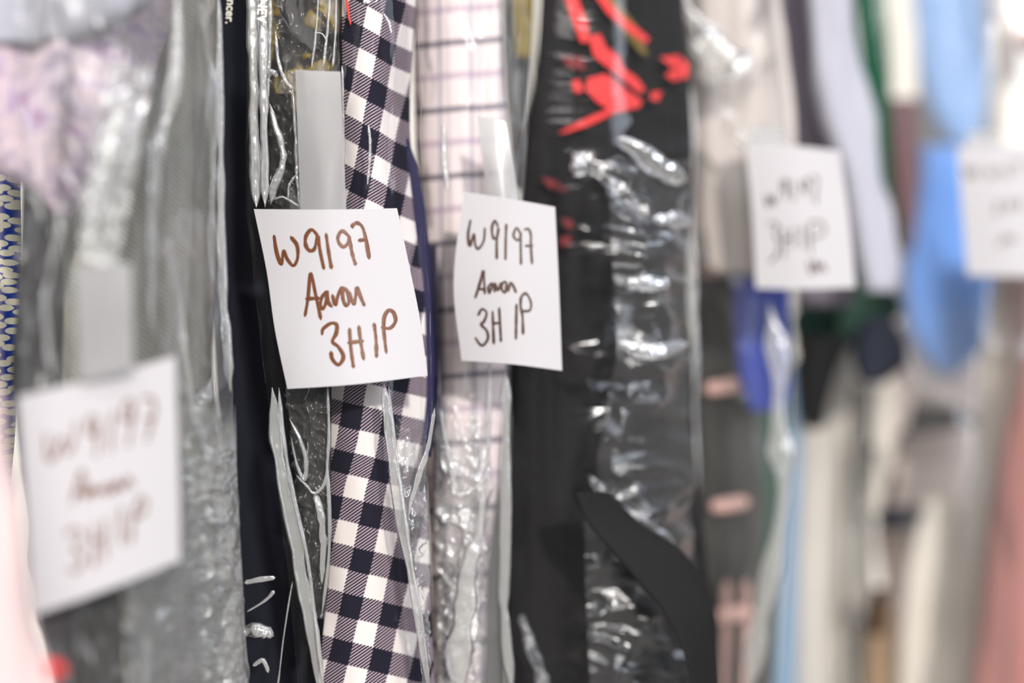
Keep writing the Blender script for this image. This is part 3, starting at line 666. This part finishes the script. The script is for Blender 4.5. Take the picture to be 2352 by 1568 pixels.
garment1('wine_shirt', 'dark wine shirt in the top right corner', 'shirt', LR(1.0, 1.0, (-60, 2318, 2420), (60, 2332, 2420), (110, 2350, 2420)), M['redline'], depth=.02, nx=12, ny=12, down=0)
garment1('denim_jeans', 'mid blue denim jeans left of the fourth tag', 'jeans', LR(1.0, 1.005, (400, 2110, 2240), (560, 2086, 2260), (700, 2080, 2300), (780, 2096, 2290), (830, 2130, 2215), (855, 2155, 2180)), M['denim'], depth=.012, nx=24, ny=36, up=.02, down=0, disp=drape(.005, 70, 2, 200))
garment1('grey_lining_coat', 'soft grey coat seen between the lilac sleeve and the denim jeans', 'coat', LR(1.09, 1.095, (-60, 2030, 2260), (300, 2030, 2280), (600, 2040, 2280), (700, 2050, 2300)), M['palegrey'], depth=.03, nx=20, ny=20, down=0)
garment1('dark_green_blouse', 'dark green patterned blouse under the lilac sleeve', 'blouse', LR(.938, .942, (560, 1815, 2040), (650, 1815, 2062), (740, 1815, 2060), (800, 1820, 2040)), M['bottle'], depth=.01, nx=24, ny=24, up=.02, down=0, disp=crush(.012, 50, 50, 101))
garment1('black_skirt', 'black skirt below the dark green blouse', 'skirt', LR(.910, .912, (770, 1826, 1960), (850, 1830, 1925), (920, 1836, 1905), (985, 1850, 1890)), M['black'], depth=.007, nx=16, ny=20, up=0, down=0)
garment1('midnight_jacket', 'midnight blue jacket hem right of the black skirt', 'jacket', LR(.908, .91, (730, 1980, 2050), (780, 1960, 2078), (840, 1960, 2080), (880, 1980, 2030)), M['midnight'], depth=.008, nx=16, ny=20, up=0, down=0)
garment1('steel_blue_trousers', 'narrow steel blue trousers edge right of the third bag', 'trousers', LR(.92, .925, (900, 1812, 1846), (1100, 1806, 1842), (1300, 1794, 1834), (1640, 1768, 1830)), M['steel'], depth=.02, nx=12, ny=24, up=.02)
garment1('beige_trousers', 'beige trousers at the lower right beside the steel blue edge', 'trousers', LR(.978, .98, (860, 1840, 1950), (1100, 1836, 1945), (1350, 1826, 1945), (1640, 1820, 1960)), M['beige'], depth=.03, nx=24, ny=30, up=.03, disp=drape(.006, 40, 6))
garment1('grey_slacks', 'grey slacks right of the beige trousers', 'trousers', LR(.988, .99, (850, 1958, 2010), (1100, 1954, 1998), (1400, 1954, 2010), (1640, 1970, 2020)), M['softgrey'], depth=.02, nx=12, ny=24, up=.02)
garment1('tan_skirt', 'tan skirt with a dark brown hem patch at the bottom right', 'skirt', LR(.95, .952, (1430, 1985, 2050), (1520, 1982, 2052), (1640, 1980, 2056)), M['tan'], depth=.007, nx=12, ny=12, up=.01)
garment1('brown_belt', 'dark brown belt end hanging over the tan skirt', 'belt', LR(.943, .944, (1350, 2000, 2038), (1400, 1996, 2036), (1455, 2002, 2032)), M['brown'], depth=.004, nx=8, ny=12, up=0, down=0)
garment1('pinkish_grey_dress', 'pinkish grey dress panel framed by dark edges, lower right', 'dress', LR(1.03, 1.035, (900, 2060, 2250), (980, 2060, 2240), (1080, 2040, 2230), (1200, 2010, 2220), (1400, 2040, 2230), (1640, 2050, 2230)), M['pinkgrey'], depth=.03, nx=24, ny=30, up=.1)
garment1('dark_belt', 'dark slate belt across the pinkish grey dress', 'belt', LR(.985, .99, (1166, 2010, 2200), (1190, 2010, 2205), (1212, 2020, 2195)), M['midnight'], depth=.006, nx=20, ny=8, up=0, down=0, bulge=.003)
garment1('dark_strap', 'slanting dark strap left of the pinkish grey dress', 'strap', LR(.974, .974, (930, 2090, 2200), (985, 2078, 2200), (1000, 2062, 2092), (1100, 2030, 2062), (1160, 2012, 2040)), M['charcoal'], depth=.005, nx=10, ny=30, up=0, down=0, bulge=.002)
garment1('cream_blouse', 'slanting cream blouse sleeve left of the dark strap', 'blouse', LR(.955, .958, (920, 2010, 2062), (1000, 2008, 2058), (1100, 1994, 2042), (1180, 1980, 2020)), M['cream'], depth=.006, nx=12, ny=24, up=.02, down=0)
garment1('ivory_skirt', 'ivory skirt at the bottom right between tan skirt and red trousers', 'skirt', LR(.962, .964, (1180, 2110, 2200), (1300, 2080, 2190), (1450, 2060, 2180), (1640, 2040, 2170)), M['cream'], depth=.006, nx=20, ny=24, up=.01, disp=drape(.004, 40, 9))
garment1('ivory_coat', 'ivory coat edge along the left of the brick red trousers', 'coat', LR(.945, .95, (640, 2290, 2400), (850, 2240, 2400), (1000, 2230, 2400), (1250, 2200, 2400), (1640, 2190, 2400)), M['cream'], depth=.02, nx=24, ny=30, up=.02, disp=drape(.006, 50, 4))
garment1('brick_red_trousers', 'brick red trousers at the lower right edge', 'trousers', LR(.905, .91, (820, 2346, 2460), (950, 2326, 2460), (1150, 2296, 2460), (1350, 2266, 2460), (1640, 2232, 2460)), M['brick'], depth=.015, nx=24, ny=30, up=.1, disp=drape(.006, 60, 5))
bagN = empty('garment_bag', W(2050, 900, .87), 'clear plastic garment bag furthest right, carrying the fourth tag', 'plastic bag', 'clear garment bags')
slab('film', R((-60, (1990, .895), (2150, .888), (2300, .884), (2420, .884)), (500, (2076, .895), (2150, .888), (2300, .884), (2420, .884)), (900, (2085, .895), (2150, .890), (2280, .886), (2400, .884)), (1640, (2060, .895), (2130, .890), (2230, .886), (2350, .884))),
     M['film_milky'], bagN, depth=.006, shell=True, nx=110, ny=200, bulge=0, disp=crush(.006, 130, 420, 111, None, 1))

# ------------------------------------------------------------------ paper tags
def crop(ox, oy, sc, strokes): return [[(ox + x / sc, oy + y / sc) for x, y in s] for s in strokes]


def tag(label, rows, strokes, width, inkmat, tapes, curl=0.0, group='handwritten paper tags'):
    c = np.array([[p for p in r] for r in rows], float); mid = c.reshape(-1, 3).mean(0)
    root = empty('paper_tag', W(mid[0], mid[1], mid[2]), label, 'tag', group)
    ny = nx = 41
    G = byrow(c, ny); G = resample(G, nx, 1)
    s = np.linspace(0, 1, nx)[None, :]; tt = np.linspace(0, 1, ny)[:, None]
    G[..., 2] -= curl * (4 * s * (1 - s)) * tt
    P = W(G[..., 0], G[..., 1], G[..., 2])
    uv = np.stack([np.broadcast_to(s * .07, (ny, nx)), np.broadcast_to(tt * .076, (ny, nx))], -1)
    sheet('paper', P, .00025, M['paper'], root, uv)
    # pen strokes lie on the paper as thin ribbons of ink
    D = resample(resample(G, 201, 0, True), 201, 1, True).reshape(-1, 3); ND = resample(resample(normals(P), 201, 0, True), 201, 1, True).reshape(-1, 3)
    V, F, UV = [], [], []
    for q, st in enumerate(strokes):
        Q = spline(st, 30); T = np.gradient(Q, axis=0); T /= np.linalg.norm(T, axis=1, keepdims=True) + 1e-9; Nn = np.stack([-T[:, 1], T[:, 0]], 1)
        n = len(Q); ss = np.arange(n) / 4.0
        wd = width * (0.5 + 0.12 * (2 * noise(ss, ss * 0 + .3, q + 40) - 1)); wd[0] *= .6; wd[-1] *= .55
        # round caps
        Q = np.concatenate([Q[:1] - T[:1] * width * .3, Q, Q[-1:] + T[-1:] * width * .3]); Nn = np.concatenate([Nn[:1], Nn, Nn[-1:]]); wd = np.r_[width * .18, wd, width * .18]; n += 2
        base = len(V)
        for i in range(n):
            for k_, hh in ((-1, .00004), (0, .00014), (1, .00004)):
                x, y = Q[i] + Nn[i] * wd[i] * k_; j = np.argmin((D[:, 0] - x) ** 2 + (D[:, 1] - y) ** 2)
                # depth at the nearest sample, own px
                V.append(W(np.float64(x), np.float64(y), D[j, 2]) + ND[j] * (hh + q * 1e-6)); UV.append((x * .0002, y * .0002))
        for i in range(n - 1):
            for k_ in range(2):
                a = base + i * 3 + k_; F.append((a, a + 3, a + 4, a + 1))
    mesh('handwriting', V, F, inkmat, root, UV)
    for tp_ in tapes:
        tp_ = np.array(tp_, float); n = 60; X = resample(resample(tp_, n, 1), 30, 0)
        jag = 4 * np.abs((np.arange(n) * .41) % 1 - .5) * 2; X[0, :, 1] += jag; X[..., 2] += .0003 * (2 * noise(X[..., 0] / 50, X[..., 1] / 120, 77) - 1)
        Pt = W(X[..., 0], X[..., 1], X[..., 2])
        sheet('tape', Pt, .00012, M['tape'], root, smooth=True, uv= np.stack([X[..., 0] * .0002, X[..., 1] * .0002], -1))
    return root


tag('sharpest white paper tag in brown marker, taped in front of the gingham shirt',
    [[(583, 480, .612), (750, 481, .606), (912, 478, .616)], [(612, 620, .610), (775, 620, .605), (938, 600, .614)], [(632, 760, .608), (795, 755, .604), (965, 735, .612)], [(660, 893, .606), (820, 882, .602), (982, 862, .610)]],
    crop(570, 460, 3.563, [
        [(212, 290), (228, 400), (250, 480), (275, 520), (290, 410), (320, 480), (370, 535), (405, 470), (400, 370), (350, 300)],
        [(570, 290), (520, 240), (475, 290), (470, 360), (500, 410), (540, 400), (560, 330), (570, 285)], [(572, 290), (590, 420), (620, 560)], [(638, 275), (660, 430), (682, 555)],
        [(830, 300), (770, 250), (735, 300), (745, 350), (780, 380), (815, 350), (827, 300)], [(825, 295), (850, 430), (878, 525)], [(855, 222), (855, 205), (890, 185), (935, 220), (965, 330), (990, 475)], [(905, 328), (950, 322)],
        [(465, 945), (490, 800), (512, 595), (550, 760), (595, 970)], [(475, 805), (580, 800)], [(645, 745), (605, 790), (592, 860), (615, 885), (640, 820), (642, 740), (655, 830), (685, 870)],
        [(690, 775), (715, 855), (735, 780), (770, 715), (775, 800), (800, 860), (825, 830), (812, 745), (778, 715)], [(825, 750), (865, 850), (880, 780), (890, 715), (920, 790), (950, 860)],
        [(605, 1095), (615, 1050), (680, 1005), (725, 1020), (720, 1090), (690, 1155), (740, 1200), (780, 1280), (740, 1345), (690, 1300), (678, 1240)],
        [(830, 1050), (840, 1200), (862, 1365)], [(905, 1030), (920, 1150), (945, 1300)], [(820, 1165), (940, 1150)], [(1030, 1010), (1045, 1130), (1050, 1280)],
        [(1095, 1040), (1160, 1045), (1205, 990), (1190, 920), (1150, 900), (1115, 950), (1108, 1040), (1118, 1150), (1130, 1245)]]),
    8.6, M['ink'], [[[(678, 158, .6085), (730, 160, .6082), (782, 162, .6085)], [(684, 320, .6080), (735, 320, .6070), (788, 320, .6080)], [(690, 486, .6085), (742, 486, .6062), (796, 486, .6085)]]], curl=.003)
tag('white paper tag right of the sharpest one, hanging over the windowpane shirt',
    [[(1065, 440, .6550), (1170, 456, .6520), (1275, 475, .6550)], [(1042, 650, .6530), (1160, 650, .6490), (1284, 660, .6530)], [(1060, 828, .6530), (1175, 836, .6490), (1291, 851, .6530)]],
    crop(1030, 430, 3.646, [
        [(185, 275), (165, 400), (180, 490), (215, 390), (225, 480), (250, 515), (295, 450), (305, 340)], [(415, 330), (390, 280), (365, 340), (375, 420), (405, 420), (420, 340), (405, 450), (405, 600)], [(485, 310), (480, 450), (478, 605)],
        [(600, 380), (570, 340), (545, 400), (570, 440), (600, 430), (605, 380), (605, 500), (608, 645)], [(635, 355), (670, 350), (690, 400), (690, 490), (700, 640)], [(645, 490), (705, 490)],
        [(225, 925), (265, 800), (292, 700), (300, 800), (305, 890)], [(250, 850), (300, 855)], [(365, 800), (335, 835), (345, 885), (375, 810), (388, 875)], [(390, 800), (415, 860), (440, 800)], [(455, 800), (445, 850), (475, 880), (485, 800), (455, 795)], [(500, 870), (520, 800), (545, 830), (565, 880)],
        [(250, 1070), (280, 1020), (320, 1050), (300, 1120), (275, 1150), (320, 1200), (330, 1270), (280, 1325), (225, 1260)], [(370, 1040), (380, 1310)], [(425, 1010), (440, 1290)], [(375, 1140), (435, 1135)], [(570, 980), (565, 1270)],
        [(610, 1035), (680, 1030), (690, 960), (650, 890), (610, 920), (605, 1000), (620, 1080), (625, 1230)]]),
    6.5, M['ink_dark'], [[[(1096, 266, .6590), (1130, 270, .6585), (1160, 276, .6590)], [(1108, 360, .6570), (1140, 362, .6565), (1178, 366, .6580)], [(1120, 462, .6565), (1155, 466, .6552), (1194, 470, .6575)]]], curl=.001)
tag('blurred white paper tag at the far left, nearest the camera',
    [[(40, 910, 0.4900), (220, 868, 0.4960), (402, 818, 0.5080)], [(60, 1160, 0.4900), (236, 1120, 0.4960), (409, 1060, 0.5080)], [(80, 1412, 0.4900), (250, 1352, 0.4960), (414, 1286, 0.5080)]],
    crop(20, 800, 2.529, [
        [(220, 490), (225, 620), (260, 640), (310, 510), (330, 610), (375, 560), (390, 420)], [(510, 400), (470, 400), (460, 480), (500, 500), (515, 410), (515, 520), (510, 630)], [(605, 370), (590, 600)],
        [(720, 310), (680, 310), (660, 400), (700, 420), (725, 320), (715, 450), (690, 570)], [(770, 290), (830, 290), (850, 350), (830, 430), (800, 540)], [(790, 410), (850, 400)],
        [(370, 900), (400, 790), (430, 710), (445, 870)], [(390, 840), (450, 830)], [(490, 800), (460, 830), (470, 860), (495, 800), (505, 850)], [(520, 840), (545, 800)], [(570, 800), (555, 835), (590, 840), (600, 790), (575, 790)], [(620, 840), (630, 770), (665, 820), (690, 750), (720, 800)],
        [(330, 1080), (390, 1045), (430, 1100), (380, 1160), (430, 1220), (400, 1290), (350, 1280)], [(490, 1020), (500, 1270)], [(560, 990), (560, 1220)], [(480, 1130), (560, 1100)], [(650, 920), (655, 1140)],
        [(725, 980), (790, 950), (795, 880), (760, 870), (735, 930), (715, 1040), (710, 1130)]]),
    7.5, M['ink'], [[[(172, 610, 0.4920), (235, 606, 0.4930), (300, 604, 0.4950)], [(178, 730, 0.4920), (238, 728, 0.4930), (303, 724, 0.4950)], [(184, 880, 0.4925), (242, 866, 0.4930), (306, 850, 0.4955)]]], curl=.002)
tag('blurred white paper tag between the taupe jacket and lilac sleeve',
    [[(1712, 326, 0.7640), (1820, 334, 0.7620), (1928, 346, 0.7660)], [(1728, 500, 0.7640), (1840, 500, 0.7600), (1950, 500, 0.7660)], [(1736, 662, 0.7640), (1850, 664, 0.7600), (1965, 660, 0.7660)]],
    crop(1690, 310, 4.237, [
        [(290, 580), (310, 690), (345, 600), (370, 680), (400, 580)], [(480, 430), (440, 470), (460, 540), (495, 500), (490, 430), (490, 620)], [(560, 450), (565, 640)], [(680, 440), (640, 470), (660, 540), (700, 500), (690, 430), (680, 600)], [(730, 400), (790, 420), (780, 520), (775, 670)],
        [(320, 860), (400, 870), (380, 960), (420, 1050), (390, 1180), (330, 1230)], [(460, 900), (470, 1190)], [(560, 900), (550, 1090)], [(460, 1010), (560, 1010)], [(650, 880), (655, 1100)], [(730, 1150), (730, 860), (840, 860), (850, 960), (730, 1010)],
        [(700, 1220), (740, 1350), (770, 1220), (800, 1330), (830, 1250), (880, 1330)]]),
    5.5, M['ink_dark'], [[[(1726, 290, 0.7690), (1760, 290, 0.7690), (1800, 292, 0.7690)], [(1728, 312, 0.7670), (1764, 314, 0.7670), (1804, 318, 0.7670)], [(1730, 336, 0.7655), (1768, 338, 0.7650), (1808, 342, 0.7655)]]])
tag('blurred white paper tag cut off by the right edge of the picture',
    [[(2198, 338, .852), (2300, 334, .850), (2405, 330, .854)], [(2210, 480, .852), (2315, 480, .848), (2420, 478, .854)], [(2222, 632, .852), (2330, 634, .848), (2436, 634, .854)]],
    crop(2180, 310, 4.48, [
        [(150, 320), (190, 440), (230, 340), (270, 440), (300, 340)], [(440, 350), (390, 380), (440, 420), (445, 360), (440, 460)], [(520, 320), (530, 420)], [(610, 330), (570, 380), (610, 400), (610, 450)], [(650, 290), (720, 290), (690, 400)],
        [(480, 680), (520, 700), (490, 740), (520, 790), (450, 800)], [(600, 670), (600, 790)], [(660, 660), (660, 780)], [(600, 720), (660, 720)], [(740, 640), (740, 770)], [(510, 1080), (540, 1130), (580, 1040), (620, 1100), (660, 1040), (690, 1090)]]),
    5.0, M['ink_dark'], [[[(2220, 300, .857), (2260, 300, .857), (2300, 300, .857)], [(2220, 322, .855), (2260, 322, .855), (2300, 322, .855)], [(2222, 348, .8535), (2262, 348, .853), (2302, 346, .8535)]]])

# ------------------------------------------------------------------ printed lettering on the films, read sideways
def lettering(text, px, py, d, size_px, mat, parent):
    cu = bpy.data.curves.new('printed_warning', 'FONT'); cu.body = text; cu.size = size_px * PX * d * 1.4; cu.extrude = .00008; cu.offset = .00012
    o = bpy.data.objects.new('tmp', cu); C.objects.link(o); dg = bpy.context.evaluated_depsgraph_get()
    me = bpy.data.meshes.new_from_object(o.evaluated_get(dg)); bpy.data.objects.remove(o)
    me.materials.clear(); me.materials.append(mat)
    r = bpy.data.objects.new('printed_warning', me); C.objects.link(r)
    r.rotation_euler = (math.pi / 2, math.radians(94), 0); r.location = tuple(W(np.float64(px), np.float64(py), d))
    bpy.context.view_layer.update(); mw = r.matrix_world.copy(); r.parent = parent; r.matrix_parent_inverse = parent.matrix_world.inverted(); r.matrix_world = mw


lettering('ncer.', 522, -2, .640, 20, M['white_ink'], bagC)
lettering('NEV', 594, -6, .6065, 22, M['white_ink'], bagC)
